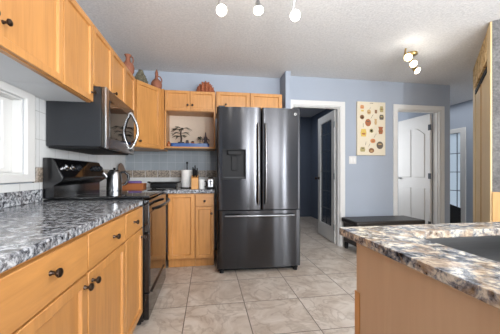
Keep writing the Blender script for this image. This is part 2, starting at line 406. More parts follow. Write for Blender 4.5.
for a, b_ in slits: pts += [(a, 0), (a, 2.15), (b_, 2.15), (b_, 0)]
w.prism(pts+[(WR, 0), (WR, CEIL), (WL, CEIL)], 'y', REAR-.12, REAR)
struct(w.build('wall_rear', 'wall'))
for a, b_ in slits: struct(MB().ring(rect(a-.03, b_+.03, 0, 2.18), rect(a, b_, .03, 2.15), 'y', REAR, REAR+.02).build('rear_streak_window', 'white'))
win = struct(MB().ring(rect(-3.11, .21, .0, 2.21), rect(-3.0, .10, .06, 2.10), 'x', WR-.03, WR).build('added_side_window', 'white'))  # unseen window added to go with the side fill light
for y in (-2.0, -.95): MB().box(WR-.02, WR+.03, y-.05, y+.05, .06, 2.10).build('mullion', 'white', win)
# kitchen window
win = struct(MB().ring(rect(wy0-.08, wy1+.081, wz0-.05, wz1+.045), rect(wy0, wy1, wz0, wz1), 'x', WL-.002, WL+.022).build('window_1', 'white', bevel=.006), 'white framed kitchen window with frosted glass')
MB().ring(rect(wy0+.011, wy1-.011, wz0+.011, wz1-.011), rect(wy0+.10, wy1-.085, wz0+.035, wz1-.03), 'x', WL-.10, WL-.05).build('sash', 'white', win, bevel=.005)
MB().ring(rect(wy0-.001, wy1+.001, wz0-.001, wz1+.001), rect(wy0+.010, wy1-.010, wz0+.010, wz1-.010), 'x', WL-.14, WL-.001).build('reveal', 'white', win)
MB().box(WL-.08, WL-.074, wy0+.1, wy1-.085, wz0+.035, wz1-.03).build('glass', 'frost', win)
MB().box(WL-.09, WL-.055, wy0+.1, wy1-.085, 1.262, 1.285).build('muntin', 'white', win)
# pine trimmed angled closet wall with stone veneer on its end
A = Vector((3.481, 3.017, 0)); B = Vector((2.52, 2.025, 0)); u = (B-A).normalized(); nrm = Vector((u.y, -u.x, 0))
if nrm.dot(-A) < 0: nrm = -nrm
L = (B-A).length
ang = math.atan2(u.y, u.x)
# local frame: x from A to B, y away from the seen face
back = -nrm
flip = Vector((-math.sin(ang), math.cos(ang), 0)).dot(back) > 0
sg = 1 if flip else -1
def yb(a, b): return (a*sg, b*sg) if sg > 0 else (b*sg, a*sg)
cw = struct(MB().box(0.0, L-.03, *yb(.03, .75), 0, CEIL).build('wall_closet', 'pine', loc=A, rot=(0, 0, ang)), 'angled closet wall trimmed in pine')
MB().box(L-.03, L, *yb(.0125, .75), .90, CEIL).build('stone_veneer', 'stone', cw)
MB().box(L-.03, L+.015, *yb(.0125, .75), 0, .899).build('wood_skirt', 'pine_dark', cw)
MB().box(L-.16, L+.004, *yb(-.004, .012), 0, CEIL-.002).build('corner_board', 'pine', cw, bevel=.006)
MB().box(0, .22, *yb(0, .03), 0, 2.16).build('casing_board', 'pine', cw, bevel=.004)
MB().box(0, L-.165, *yb(0, .03), 2.165, CEIL-.002).build('rough_header', 'sawn', cw)
dr = struct(MB().box(.235, L-.18, *yb(.006, .028), .02, 2.06).build('door_3', 'pine', loc=A, rot=(0, 0, ang), bevel=.004), 'pine closet door in the angled wall')
MB().box(.26, L-.2, *yb(-.004, .006), 2.05, 2.10).build('door_track', 'black_matt', dr)
MB().box(.72, .74, *yb(0, .006), .02, 2.05).build('fold_groove', 'pine_dark', dr)

# ------------------------------------------------------------------ doors
dr = struct(MB().ring(rect(0, .72, .01, 2.02), rect(.12, .60, .24, 1.90), 'x', 0, .036).build('door_1', 'white', loc=(1.872, WD+.125, 0), rot=(0, 0, math.radians(-4)), bevel=.004), 'open white french door with leaded glass')
# the leaf runs away from its hinge, local x is thickness and local y is width
MB().box(.014, .022, .115, .605, .235, 1.905).build('glass', 'door_glass', dr)
l = MB()
for y in (.20, .36, .52): l.box(.008, .014, y-.004, y+.004, .24, 1.90)
for z in (.50, .78, 1.10, 1.42, 1.70): l.box(.008, .014, .12, .60, z-.004, z+.004)
l.build('leaded_lattice', 'lead', dr)
MB().lathe([(0, 0), (.026, 0), (.026, .008), (.010, .012), (.010, .04), (.022, .05), (.026, .062), (.018, .075), (0, .078)], (0, .66, .98), (-1, 0, 0), 16).build('door_knob', 'knob', dr, smooth=True)
for z in (.25, 1.02, 1.80): MB().box(-.006, .002, -.012, .03, z-.045, z+.045).build('hinge', 'steel', dr)
dr = struct(MB().box(0, .036, 0, .70, .01, 2.02).build('door_2', 'white', loc=(3.500, WD+.128, 0), rot=(0, 0, math.radians(1)), bevel=.003), 'open white four panel door')
for (a, b) in ((.10, .31), (.39, .60)):
    MB().prism([(a, .16), (b, .16), (b, .82), (a, .82)], 'x', -.012, .001).build('panel', 'white', dr, bevel=.012, seg=3)
    up = []
    for k in range(9):
        t = k/8; s = t if a < .3 else 1-t
        up.append((a+(b-a)*t, 1.70+.12*math.sin(s*PI/2)))
    MB().prism([(a, 1.0), (b, 1.0)]+up[::-1], 'x', -.012, .001).build('panel', 'white', dr, bevel=.012, seg=3)
MB().lathe([(0, 0), (.026, 0), (.026, .008), (.010, .012), (.010, .04), (.022, .05), (.026, .062), (.018, .075), (0, .078)], (0, .64, .98), (-1, 0, 0), 16).build('door_knob', 'steel', dr, smooth=True)
for z in (.25, 1.02, 1.80): MB().box(-.008, .002, -.02, .03, z-.045, z+.045).build('hinge', 'lead', dr)

# ------------------------------------------------------------------ cabinets
def knob(parent, x, z, mat='knob', r=.0135):
    k = r/.015
    MB().lathe([(0, 0), (.009*k, 0), (.008*k, .004*k), (.0055*k, .008*k), (.0055*k, .016*k), (.012*k, .020*k), (.0155*k, .025*k), (.0145*k, .031*k), (.008*k, .035*k), (0, .036*k)], (x, 0, z), (0, -1, 0), 16).build('knob', mat, parent, smooth=True)
def panel_front(name, parent, x0, x1, z0, z1, mat, knobs=(), stile=.055, inset=True, t=.02):
    b = MB(); b.box(x0, x1, 0, t, z0, z1); bm = b.bm; bm.normal_update(); bm.faces.ensure_lookup_table()
    f = [q for q in bm.faces if q.normal.y < -.9 or (q.calc_center_median().y < 1e-5)][0]
    if inset:
        bmesh.ops.inset_region(bm, faces=[f], thickness=stile, depth=0)
        bmesh.ops.inset_region(bm, faces=[f], thickness=.006, depth=0)
        bmesh.ops.translate(bm, verts=f.verts[:], vec=(0, .013, 0))
    o = b.build(name, mat, parent, bevel=.002, seg=1, angle=10)
    for kx, kz in knobs: knob(o, kx, kz)
    return o
def cabinet(name, label, loc, rotz, wdt, dep, z0, z1, fronts, group=None, toe=False, cat='cabinet', bottom=None):
    t = thing(name, label, cat, loc, rotz, group)
    if toe:
        MB().prism([(.02, .105), (.075, .105), (.075, 0), (dep, 0), (dep, z1), (.02, z1)], 'x', 0, wdt).build('body', 'wood', t)
    else:
        MB().box(0, wdt, .02, dep, z0+(.006 if bottom else 0), z1).build('body', 'wood', t)
        if bottom: MB().box(.001, wdt-.001, .045, dep-.001, z0+.001, z0+.006).build('bottom_panel', bottom, t); MB().box(0, wdt, .02, .044, z0, z0+.006).build('bottom_rail', 'wood', t)
    for f in fronts:
        kind, x0, x1, a, b = f[:5]
        ks = f[5] if len(f) > 5 else ()
        panel_front(kind, t, x0, x1, a, b, 'wood_h' if kind == 'drawer_front' else 'wood', ks, inset=(kind == 'door'), stile=f[6] if len(f) > 6 else .055)
    return t
XF, XU, R90 = -.443, -.776, PI/2
DZ0, DZ1, WZ0, WZ1 = .115, .694, .701, .840
dpt = XF-WL-.012
for i, (y0, y1, lab, dk, wk) in enumerate((
        (.15, .585, 'honey maple base cabinet at the near end of the left counter', (.39, .655), (.22, .775)),
        (.588, 1.072, 'honey maple base cabinet with the widest drawer, under the counter nearest the camera', (.455, .655), (.245, .785)),
        (1.075, 1.535, 'middle honey maple base cabinet between the wide and the narrow drawer', (-.066+.10, .655), (.27, .768)),
        (1.538, 1.915, 'narrow honey maple base cabinet beside the black range', (.335, .640), (.155, .773)))):
    wd = y1-y0
    cabinet('base_cabinet', lab, (XF, y0, 0), R90, wd, dpt, 0, .849, [('door', .004, wd-.004, DZ0, DZ1, [dk]), ('drawer_front', .004, wd-.004, WZ0, WZ1, [wk])], 'base cabinets along the left wall', True)
cabinet('base_cabinet', 'honey maple corner base cabinet behind the black range', (XF, 2.70, 0), R90, .33, dpt, 0, .841, [], None, True)
cabinet('base_cabinet', 'honey maple base cabinet with one full height door on the back wall', (XF+.002, 3.031, 0), 0, .296, .67, 0, .841, [('door', .010, .290, DZ0, .835)], 'base cabinets on the back wall', True)
cabinet('base_cabinet', 'narrow honey maple base cabinet with drawer beside the fridge', (-.143, 3.031, 0), 0, .212, .67, 0, .841, [('door', .006, .206, DZ0, .690, [(.182, .615)], .045), ('drawer_front', .006, .206, .698, .835, [(.106, .755)])], 'base cabinets on the back wall', True)
# upper cabinets along the left wall
dpu = XU-WL-.010
UZ0, UZ1 = 1.553, 2.10
for (y0, y1, lab, dk) in (
        (.64, 1.112, 'honey maple wall cabinet at the left picture edge, only its dark knob and frame showing', (.447, 1.652)),
        (1.115, 1.583, 'honey maple wall cabinet above the window, largest one at upper left', (.035, 1.648)),
        (1.586, 1.966, 'honey maple wall cabinet just left of the microwave', (.345, 1.615))):
    wd = y1-y0
    cabinet('wall_cabinet', lab, (XU, y0, 0), R90, wd, dpu, UZ0, UZ1, [('door', .003, wd-.003, UZ0+.004, UZ1-.004, [dk])], 'wall cabinets along the left wall', bottom='white_lam')
cabinet('wall_cabinet', 'honey maple two door wall cabinet directly above the microwave', (XU, 1.970, 0), R90, .716, dpu, 1.674, UZ1,
        [('door', .003, .357, 1.680, UZ1-.004, [], .05), ('door', .360, .713, 1.680, UZ1-.004, [(.385, 1.73)], .05)], 'wall cabinets along the left wall')
cabinet('wall_cabinet', 'slim honey maple wall cabinet between the microwave and the corner cabinet', (XU, 2.690, 0), R90, .33, dpu, 1.36, UZ1, [('door', .003, .327, 1.364, UZ1-.004, [], .05)], 'wall cabinets along the left wall')
# diagonal corner cabinet
ca = Vector((XU, 3.045, 0)); cb = Vector((-.555, 3.375, 0)); cu = cb-ca; cwid = cu.length; cang = math.atan2(cu.y, cu.x)
t = thing('corner_cabinet', 'tall honey maple wall cabinet set diagonally across the kitchen corner', 'cabinet', ca, cang)
iv = Matrix.Rotation(-cang, 4, 'Z')
foot = [iv @ (Vector(p)-ca) for p in ((XU, 3.045, 0), (-.555, 3.375, 0), (-.533, 3.375, 0), (-.533, WB-.012, 0), (WL+.012, WB-.012, 0), (WL+.012, 3.045, 0))]
foot[0] = Vector((.0, .02, 0)); foot[1] = Vector((cwid, .02, 0))
MB().prism([(p.x, p.y) for p in foot], 'z', 1.36, UZ1).build('body', 'wood', t)
panel_front('door', t, .012, cwid-.022, 1.366, UZ1-.006, 'wood', [(.045, 1.425)])
# cabinet with open shelf under it
t = thing('shelf_cabinet', 'honey maple wall cabinet with two small doors above an open display shelf', 'cabinet', (-.530, 3.39, 0))
wd = .622
b = MB(); b.box(0, wd, .02, .318, 1.843, UZ1); b.build('body', 'wood', t)
for x in (0, wd-.018): MB().box(x, x+.018, .02, .318, 1.378, 1.8425).build('side_panel', 'wood', t)
MB().box(.0185, wd-.0185, .305, .318, 1.400, 1.8425).build('back_panel', 'beige', t)
MB().box(-.002, wd, -.010, .318, 1.376, 1.399).build('shelf_board', 'wood_h', t, bevel=.003)
panel_front('door', t, .004, .306, 1.848, UZ1-.004, 'wood', [(.280, 1.915)], .045)
panel_front('door', t, .312, wd-.006, 1.848, UZ1-.004, 'wood', [(.338, 1.915)], .045)
cabinet('wall_cabinet', 'wide honey maple two door wall cabinet above the fridge', (.100, 3.39, 0), 0, .872, .318, 1.83, UZ1+.012,
        [('door', .012, .428, 1.836, UZ1+.006, [(.125, 1.94)]), ('door', .446, .860, 1.836, UZ1+.006)])

# ------------------------------------------------------------------ countertops
t = thing('countertop', 'grey speckled granite countertop running along the left wall', 'countertop', (0, 0, 0))
MB().box(WL+.001, XF, .10, 1.920, .851, .884).build('slab', 'granite', t, bevel=.005)
MB().box(WL+.0005, WL+.022, .10, 1.918, .8845, .965).build('backsplash', 'granite', t, bevel=.003)
t = thing('countertop', 'grey granite countertop in the back corner below the display shelf', 'countertop', (0, 0, 0))
MB().prism([(WL+.012, 2.692), (XF, 2.692), (XF, 3.008), (.076, 3.008), (.076, WB-.014), (WL+.012, WB-.014)], 'z', .843, .884).build('slab', 'granite', t, bevel=.005)
# peninsula
def holed_slab(outer, inner, z0, z1):
    b = MB(); bm = b.bm; es = []
    for loop in (outer, inner):
        v = [bm.verts.new((x, y, z0)) for x, y in loop]
        es += [bm.edges.new((v[i], v[(i+1) % len(v)])) for i in range(len(v))]
    bmesh.ops.triangle_fill(bm, use_beauty=True, edges=es, use_dissolve=False)
    fs = bm.faces[:]
    g = bmesh.ops.extrude_face_region(bm, geom=fs)
    bmesh.ops.translate(bm, verts=[q for q in g['geom'] if isinstance(q, bmesh.types.BMVert)], vec=(0, 0, z1-z0))
    return b
PX, PY = .442, .853
sx0, sx1, s_y0, s_y1 = .600, 1.06, .02, .747
t = thing('peninsula_countertop', 'warm speckled granite countertop with undermount sink on the peninsula', 'countertop', (0, 0, 0))
holed_slab(rrect(PX, 1.22, -.9, PY, .012, 3), rrect(sx0, sx1, s_y0, s_y1, .075), .860, .884).build('slab', 'granite_warm', t, bevel=.004)
t = thing('sink', 'undermount stainless steel sink set into the peninsula granite', 'sink', ((sx0+sx1)/2, (s_y0+s_y1)/2, .70))
hx, hy = (sx1-sx0)/2+.004, (s_y1-s_y0)/2+.004
b = MB(); bm = b.bm; loops = []
for dx, z, r in ((.005, .1585, .09), (0, .1585, .085), (-.004, .12, .085), (-.012, .02, .08), (-.04, .0, .06), (-.10, -.004, .05)):
    loops.append([bm.verts.new((x, y, z)) for x, y in rrect(-hx-dx, hx+dx, -hy-dx, hy+dx, r)])
for P_, Q_ in zip(loops, loops[1:]):
    n = len(P_)
    for i in range(n): bm.faces.new((P_[i], P_[(i+1) % n], Q_[(i+1) % n], Q_[i]))
bm.faces.new(loops[-1])
o = b.build('basin', 'sink_steel', t, smooth=True, angle=60)
sd = o.modifiers.new('solid', 'SOLIDIFY'); sd.thickness = .0015
MB().lathe([(0, .002), (.022, .002), (.03, .004), (.044, .005), (.046, 0), (.046, -.002)], (0, 0, -.004)).build('drain', 'chrome', t, smooth=True)
t = thing('peninsula_cabinet', 'pale maple panelled peninsula base under the sink counter', 'cabinet', (0, 0, 0))
MB().box(.462, .482, -.9, .773, 0, .859).build('side_panel', 'maple', t, bevel=.002)
MB().box(.483, 1.20, .761, .773, 0, .859).build('end_panel', 'maple', t, bevel=.002)
MB().box(1.18, 1.20, -.9, .753, 0, .859).build('back_panel', 'maple', t)
MB().box(.4585, .4615, .752, .776, 0, .70).build('edge_strip', 'wood', t)

# ------------------------------------------------------------------ range
RY0, RW = 1.928, .758
t = thing('range', 'black glass top electric range with rear control console', 'stove', (-.405, RY0, 0), R90)
MB().box(.002, RW-.002, .038, .665, .035, .893).build('body', 'black', t, bevel=.004)
ct = MB().box(-.001, RW+.001, -.004, .60, .8935, .912).build('cooktop', 'black_gloss', t, bevel=.006)
for (x, y, r) in ((.19, .16, .085), (.57, .16, .105), (.19, .43, .105), (.57, .43, .085)):
    MB().ring([(x+r*math.cos(k*PI/16), y+r*math.sin(k*PI/16)) for k in range(32)], [(x+(r-.004)*math.cos(k*PI/16), y+(r-.004)*math.sin(k*PI/16)) for k in range(32)], 'z', .9121, .9126).build('burner_ring', 'charcoal', ct)
od = MB().box(.006, RW-.006, 0, .036, .235, .882).build('oven_door', 'black_gloss', t, bevel=.004)
MB().box(.03, RW-.03, -.003, .002, .27, .79).build('oven_window', 'oven_glass', od)
hp = []
for k in range(13):
    s = k/12; hp.append((.035+s*(RW-.07), -.020-.040*math.sin(PI*s)**.5, .818))
MB().tube(hp, [.010]+[.013]*11+[.010], 12).build('handle', 'black', od, smooth=True)
sdw = MB().box(.006, RW-.006, .002, .036, .045, .228).build('storage_drawer', 'black_gloss', t, bevel=.004)
MB().box(.10, RW-.10, -.006, .004, .200, .212).build('pull_lip', 'black', sdw, bevel=.002)
for x in (.05, RW-.05):
    for y in (.08, .6): MB().lathe([(.018, 0), (.018, .02), (.012, .024), (.012, .037)], (x, y, 0)).build('foot', 'black_matt', t)
bg = MB().prism([(.60, .9), (.60, .985), (.555, 1.012), (.545, 1.035), (.606, 1.165), (.625, 1.172), (.668, 1.172), (.668, .9)], 'x', .004, RW-.004).build('control_console', 'black', t, bevel=.004)
ns = Vector((0, -.906, .425)).normalized()
def face_pt(x, s, out=0):  # a point on the sloping console face
    p = Vector((x, .545+.061*s, 1.035+.13*s)); return p+Vector((0, -.905, .425))*out
def on_face(x0, x1, s0, s1, th): 
    b = MB(); q = [face_pt(x0, s0), face_pt(x1, s0), face_pt(x1, s1), face_pt(x0, s1)]
    A_ = [b.bm.verts.new(p+ns*.0005) for p in q]; B_ = [b.bm.verts.new(p+ns*th) for p in q]
    b.bm.faces.new(A_); b.bm.faces.new(B_)
    for i in range(4): b.bm.faces.new((A_[i], A_[(i+1) % 4], B_[(i+1) % 4], B_[i]))
    return b
on_face(.012, RW-.012, .06, .96, .002).build('glass_face', 'black_gloss', bg)
on_face(.33, .46, .42, .75, .0035).build('display', 'oven_glass', bg)
for x in (.09, .175, .275, .56, .62, .68):
    MB().lathe([(0, 0), (.024, 0), (.024, .004), (.019, .007), (.018, .022), (.014, .026), (0, .026)], face_pt(x, .55, .002), ns, 20).build('control_knob', 'chrome' if x < .25 else 'charcoal', bg, smooth=True)

# ------------------------------------------------------------------ microwave
t = thing('microwave', 'over the range microwave with dark sides and stainless door', 'microwave', (-.700, 1.968, 1.24), R90)
MW, MH, MD = .718, .428, .372
MB().box(0, MW, .032, MD, .012, MH).build('body', 'charcoal', t, bevel=.003)
MB().box(.01, MW-.01, .05, MD-.01, 0, .011).build('vent_bottom', 'black_matt', t)
dm = MB().box(0, MW, 0, .030, .004, MH).build('door', 'steel_mid', t, bevel=.006)
MB().box(0, .052, -.004, .010, .004, MH).build('edge_trim', 'steel', dm, bevel=.003)
MB().box(.075, MW-.012, -.003, .002, .085, MH-.075).build('door_glass', 'black_gloss', dm, bevel=.001)
hp = []
for k in range(15):
    s = k/14; hp.append((MW-.115, -.006-.055*math.sin(PI*s), .05+s*(MH-.10)))
MB().tube(hp, .0125, 12).build('handle', 'chrome', dm, smooth=True)
for z in (.052, MH-.052): MB().lathe([(0, 0), (.016, 0), (.013, .014), (0, .014)], (MW-.115, 0, z), (0, -1, 0), 14).build('handle_mount', 'chrome', dm, smooth=True)

# ------------------------------------------------------------------ fridge
FW, FH, FD = .910, 1.772, .66
t = thing('refrigerator', 'black stainless french door refrigerator with water dispenser', 'refrigerator', (.093, 2.800, 0), math.radians(-2.0))
MB().box(.006, FW-.006, .075, FD, .045, FH-.02).build('body', 'charcoal', t, bevel=.006)
def bowed(x0, x1, z0, z1, bow, hole=None, n=14):
    """door slab whose front bulges; x across the whole fridge so that both doors share one curve"""
    b = MB(); r = .014
    def front(x):
        e = min(x-x0, x1-x); q = 0 if e > r else (r-math.sqrt(max(0, r*r-(r-e)**2)))
        return bow*(2*x/FW-1)**2+q
    xs = sorted({x0+(x1-x0)*k/n for k in range(n+1)} | {x0+.002, x0+.005, x0+.01, x1-.002, x1-.005, x1-.01})
    pts = [(x, front(x)) for x in xs]+[(x1, .070), (x0, .070)]
    b.prism(pts, 'z', z0, z1)
    return b
gap = .567-.093
def make_door(name, x0, x1, z0, z1): return bowed(x0, x1, z0, z1, .022).build(name, 'steel_dark', t, smooth=True, angle=50)
# left door is split round the dispenser opening
dx0, dx1, dz0, dz1 = .064, .306, 1.008, 1.322
def bow_y(x): return .022*(2*x/FW-1)**2
b = bowed(0, gap-.004, .678, FH, .022)
ld = b.build('door', 'steel_dark', t, smooth=True, angle=50)
cut = MB().box(dx0, dx1, -.05, .058, dz0, dz1).build('cut', 'black', None)
md = ld.modifiers.new('recess', 'BOOLEAN'); md.object = cut; md.operation = 'DIFFERENCE'; md.solver = 'EXACT'
cut.location = t.location; cut.rotation_euler = t.rotation_euler
bpy.context.view_layer.update()
dg = bpy.context.evaluated_depsgraph_get()
nm = bpy.data.meshes.new_from_object(ld.evaluated_get(dg)); ld.modifiers.clear(); ld.data = nm; nm.materials.clear(); nm.materials.append(M['steel_dark'])
for p in nm.polygons: p.use_smooth = True; p.material_index = 0
nm.set_sharp_from_angle(angle=math.radians(40))
bpy.data.objects.remove(cut)
rd = make_door('door', gap+.004, FW, .678, FH)
fz = make_door('freezer_drawer', 0, FW, .055, .668)
ds = MB().box(dx0+.001, dx1-.001, .050, .0575, dz0+.001, dz1-.001).build('dispenser_back', 'black_matt', ld)
MB().ring(rect(dx0-.006, dx1+.006, dz0-.008, dz1+.004), rect(dx0+.006, dx1-.006, dz0+.010, dz1-.006), 'y', .004, .020).build('dispenser_bezel', 'black_matt', ld)
MB().box(dx0+.05, dx1-.05, .012, .05, dz1-.06, dz1-.012).build('dispenser_nozzle', 'black_matt', ld, bevel=.006)
MB().box(dx0+.09, dx1-.09, .036, .050, dz0+.09, dz1-.07).build('dispenser_paddle', 'black_matt', ld, bevel=.004)
MB().box(dx0+.007, dx1-.007, .010, .050, dz0+.011, dz0+.018).build('drip_tray', 'charcoal', ld)
def bar(path, parent, r=.0115):
    return MB().tube(path, r, 12).build('handle', 'handle_steel', parent, smooth=True)
for x, par in ((gap-.040, ld), (gap+.040, rd)):
    y = bow_y(x)
    bar([(x, y-.002, .745), (x, y-.036, .752), (x, y-.048, .80), (x, y-.056, 1.0), (x, y-.060, 1.16), (x, y-.056, 1.35), (x, y-.048, 1.54), (x, y-.036, 1.588), (x, y-.002, 1.595)], par)
pth = [(.085, bow_y(.085)-.002, .618)]+[(.085+k*.0925, bow_y(.085+k*.0925)-.044, .618) for k in range(9)]+[(.825, bow_y(.825)-.002, .618)]
bar(pth, fz)
lg = MB().box(.828, .872, bow_y(.85)-.0035, bow_y(.85)+.004, 1.69, 1.735).build('badge', 'black', rd)
MB().ring([(.850+.013*math.cos(k*PI/10), 1.713+.013*math.sin(k*PI/10)) for k in range(20)], [(.850+.009*math.cos(k*PI/10), 1.713+.009*math.sin(k*PI/10)) for k in range(20)], 'y', bow_y(.85)-.0045, bow_y(.85)-.003).build('badge_ring', 'white', lg)
MB().box(.012, FW-.012, .085, .11, .012, .044).build('kick_grille', 'black_matt', t)
for x in (.05, FW-.05): MB().lathe([(.024, 0), (.024, .03), (.015, .036), (.015, .046)], (x, .06, 0)).build('foot', 'black_matt', t)
for x in (.05, FW-.05): MB().box(x-.035, x+.035, .03, .14, FH-.001, FH+.016).build('hinge_cover', 'charcoal', t, bevel=.004)

# ------------------------------------------------------------------ lamps
def head(parent, c, d, r=.040, ln=.085, metal='steel', power=2.2):
    c = Vector(c); d = Vector(d).normalized()
    h = MB().lathe([(0, -ln), (r*.35, -ln), (r*.5, -ln*.8), (r*.62, -ln*.45), (r, -.004), (r*1.02, 0), (r*.93, 0), (r*.55, -ln*.45), (0, -ln*.5)], c, d, 20).build('lamp_shade', metal, parent, smooth=True)
    MB().lathe([(0, -ln*.4), (r*.5, -ln*.4), (r*.86, -.010), (r*.86, .002), (r*.5, .010), (0, .012)], c, d, 20).build('bulb', 'bulb', h, smooth=True)
    ld_ = bpy.data.lights.new('bulb_light', 'POINT'); ld_.energy = power; ld_.color = (1, .94, .84); ld_.shadow_soft_size = .035
    lo = bpy.data.objects.new('bulb_light', ld_); COL.objects.link(lo); lo.parent = h; lo.location = c+d*.055
    return h
t = thing('track_light', 'ceiling track light with three lit spots above the kitchen aisle', 'lamp', (.36, 1.86, 2.44))
MB().lathe([(.062, 0), (.062, -.018), (.05, -.026), (0, -.026)]).build('canopy', 'steel', t, smooth=True)
MB().tube([(-.30, .02, -.075), (-.15, -.005, -.075), (0, -.012, -.075), (.15, -.005, -.075), (.30, .02, -.075)], .009, 10).build('bar', 'steel', t, smooth=True)
MB().tube([(0, 0, -.02), (0, -.006, -.07)], .008, 10).build('stem', 'steel', t, smooth=True)
for (x, y, z, d, st) in ((-.262, .04, -.210, (.30, -.65, -.6), .02), (-.004, .0, -.212, (.02, -.30, -1), -.012), (.272, .0, -.222, (.05, -.70, -.6), .02)):
    h = head(t, (x, y, z), d, .041, .085)
    dv = Vector(d).normalized()
    MB().tube([Vector((x, y, z))-dv*.083, (x, st, -.078)], .007, 10).build('spot_arm', 'steel', t, smooth=True)
t = thing('track_light', 'small brass ceiling light with lit spots near the doors', 'lamp', (2.30, 2.71, 2.44))
MB().lathe([(.065, 0), (.065, -.018), (.05, -.026), (0, -.026)]).build('canopy', 'brass', t, smooth=True)
MB().tube([(-.20, -.16, -.03), (-.19, -.13, -.085), (-.10, -.09, -.11), (0, 0, -.06), (.06, .04, -.09), (.14, .12, -.09)], .010, 10).build('bar', 'brass', t, smooth=True)
for (x, y, z, d, a) in ((-.205, -.20, -.145, (-.5, -.75, -.45), (-.13, -.10, -.105)), (-.055, -.10, -.165, (-.2, -.7, -.6), (-.03, -.03, -.075)), (.10, .02, -.185, (.2, -.7, -.65), (.13, .11, -.09))):
    head(t, (x, y, z), d, .041, .075, 'brass', .8)
    MB().tube([Vector((x, y, z))-Vector(d).normalized()*.073, a], .007, 10).build('spot_arm', 'brass', t, smooth=True)

# ------------------------------------------------------------------ bench, poster, switch, hall box
t = thing('bench', 'low black leather bench against the wall behind the peninsula', 'bench', (2.385, 3.345, 0))
MB().box(-.50, .50, -.205, .205, .375, .44).build('cushion', 'leather', t, bevel=.018, seg=3)
MB().box(-.47, .47, -.19, .19, .10, .374).build('base', 'leather', t, bevel=.006)
for x in (-.44, .44):
    for y in (-.165, .165): MB().lathe([(.02, 0), (.028, .05), (.028, .10)], (x, y, 0)).build('foot', 'black_matt', t)
t = thing('poster', 'cream canvas print of drinking gourds and cups hanging between the doorways', 'picture', (2.147, WD-.032, 1.330))
PW, PH = .452, .785
MB().box(0, PW, 0, .030, 0, PH).build('canvas', 'canvas', t, bevel=.003)
def print_shape(name, mat, cx, cz, w, h, kind):
    """flat printed gourd: outline in the canvas plane; cx, cz as fractions of the canvas"""
    X, Z = cx*PW, (1-cz)*PH; w *= .86; h *= .86; b = MB()
    if kind == 'round': pts = [(X+w/2*math.cos(a*PI/12), Z+h/2*math.sin(a*PI/12)) for a in range(24)]
    elif kind == 'cup': pts = [(X-w*.32, Z-h/2), (X+w*.32, Z-h/2), (X+w*.48, Z-h*.1), (X+w*.36, Z+h*.2), (X+w*.5, Z+h/2), (X-w*.5, Z+h/2), (X-w*.36, Z+h*.2), (X-w*.48, Z-h*.1)]
    elif kind == 'pot': pts = [(X-w*.4, Z-h/2), (X+w*.4, Z-h/2), (X+w*.5, Z), (X+w*.35, Z+h/2), (X-w*.35, Z+h/2), (X-w*.5, Z)]
    else: pts = [(X-w*.5, Z-h*.5), (X-w*.5+.005, Z-h*.5), (X+w*.5, Z+h*.5), (X+w*.5-.005, Z+h*.5)]
    b.prism(pts, 'y', -.0012, 0.0004); return b.build(name, mat, t)
for g in (('g_orange', .17, .10, .07, .06, 'pot'), ('g_yellow', .18, .17, .055, .03, 'pot'), ('g_tan', .41, .19, .075, .085, 'round'), ('g_brown', .66, .18, .05, .06, 'cup'), ('g_olive', .86, .13, .07, .10, 'pot'),
          ('g_brown', .17, .29, .08, .075, 'round'), ('g_rust', .38, .39, .11, .125, 'round'), ('g_tan', .65, .37, .05, .10, 'cup'), ('g_dark', .86, .28, .085, .085, 'pot'),
          ('g_yellow', .22, .58, .11, .13, 'pot'), ('g_olive', .50, .54, .07, .07, 'round'), ('g_rust', .83, .53, .09, .125, 'cup'),
          ('g_orange', .55, .73, .095, .075, 'round'), ('g_dark', .80, .81, .125, .13, 'round'), ('g_olive', .19, .89, .095, .08, 'pot'), ('g_brown', .50, .91, .10, .085, 'round')):
    print_shape('printed_gourd', g[0], *g[1:])
for g in ((.52, .27, .05, .07), (.21, .44, .006, .07), (.63, .63, .05, .07), (.30, .78, .02, .06), (.42, .81, .03, .05), (.45, .12, .02, .03)):
    print_shape('printed_straw', 'g_dark', *g, 'line')
for g in (('g_dark', .38, .37, .06, .018), ('g_rust', .22, .60, .07, .03), ('g_brown', .83, .55, .05, .03), ('g_tan', .80, .79, .07, .02), ('g_brown', .86, .13, .045, .02), ('g_tan', .50, .92, .05, .02), ('g_dark', .19, .87, .05, .016), ('g_tan', .17, .09, .04, .015), ('g_brown', .55, .735, .05, .016), ('g_olive', .86, .27, .05, .02), ('g_brown', .41, .20, .04, .015)):
    o = print_shape('printed_band', *g, 'round'); o.location.y = -.0008
print_shape('printed_title', 'g_dark', .5, .025, .07, .008, 'pot')
print_shape('printed_gourd_face', 'canvas', .50, .54, .04, .04, 'round')
print_shape('printed_gourd_band', 'g_dark', .18, .30, .05, .02, 'pot')
t = thing('light_switch', 'white light switch plate on the wall under the poster', 'switch', (2.092, WD, 1.26))
pl = MB().box(-.058, .058, -.006, -.0005, -.057, .057).build('plate', 'white', t, bevel=.002)
for x in (-.024, .024): MB().box(x-.016, x+.016, -.010, -.0055, -.033, .033).build('rocker', 'ceramic', pl, bevel=.0015)
t = thing('storage_bin', 'black bin with a slanted top standing in the hall by the side light', 'bin', (4.43, 4.30, 0))
MB().prism([(-.13, .0), (.13, .0), (.13, .43), (-.13, .52)], 'y', -.13, .13).build('body', 'black_matt', t, bevel=.01)
MB().tube([(-.12, .0, .46), (-.125, .0, .66)], .008, 8).build('handle', 'black_matt', t)

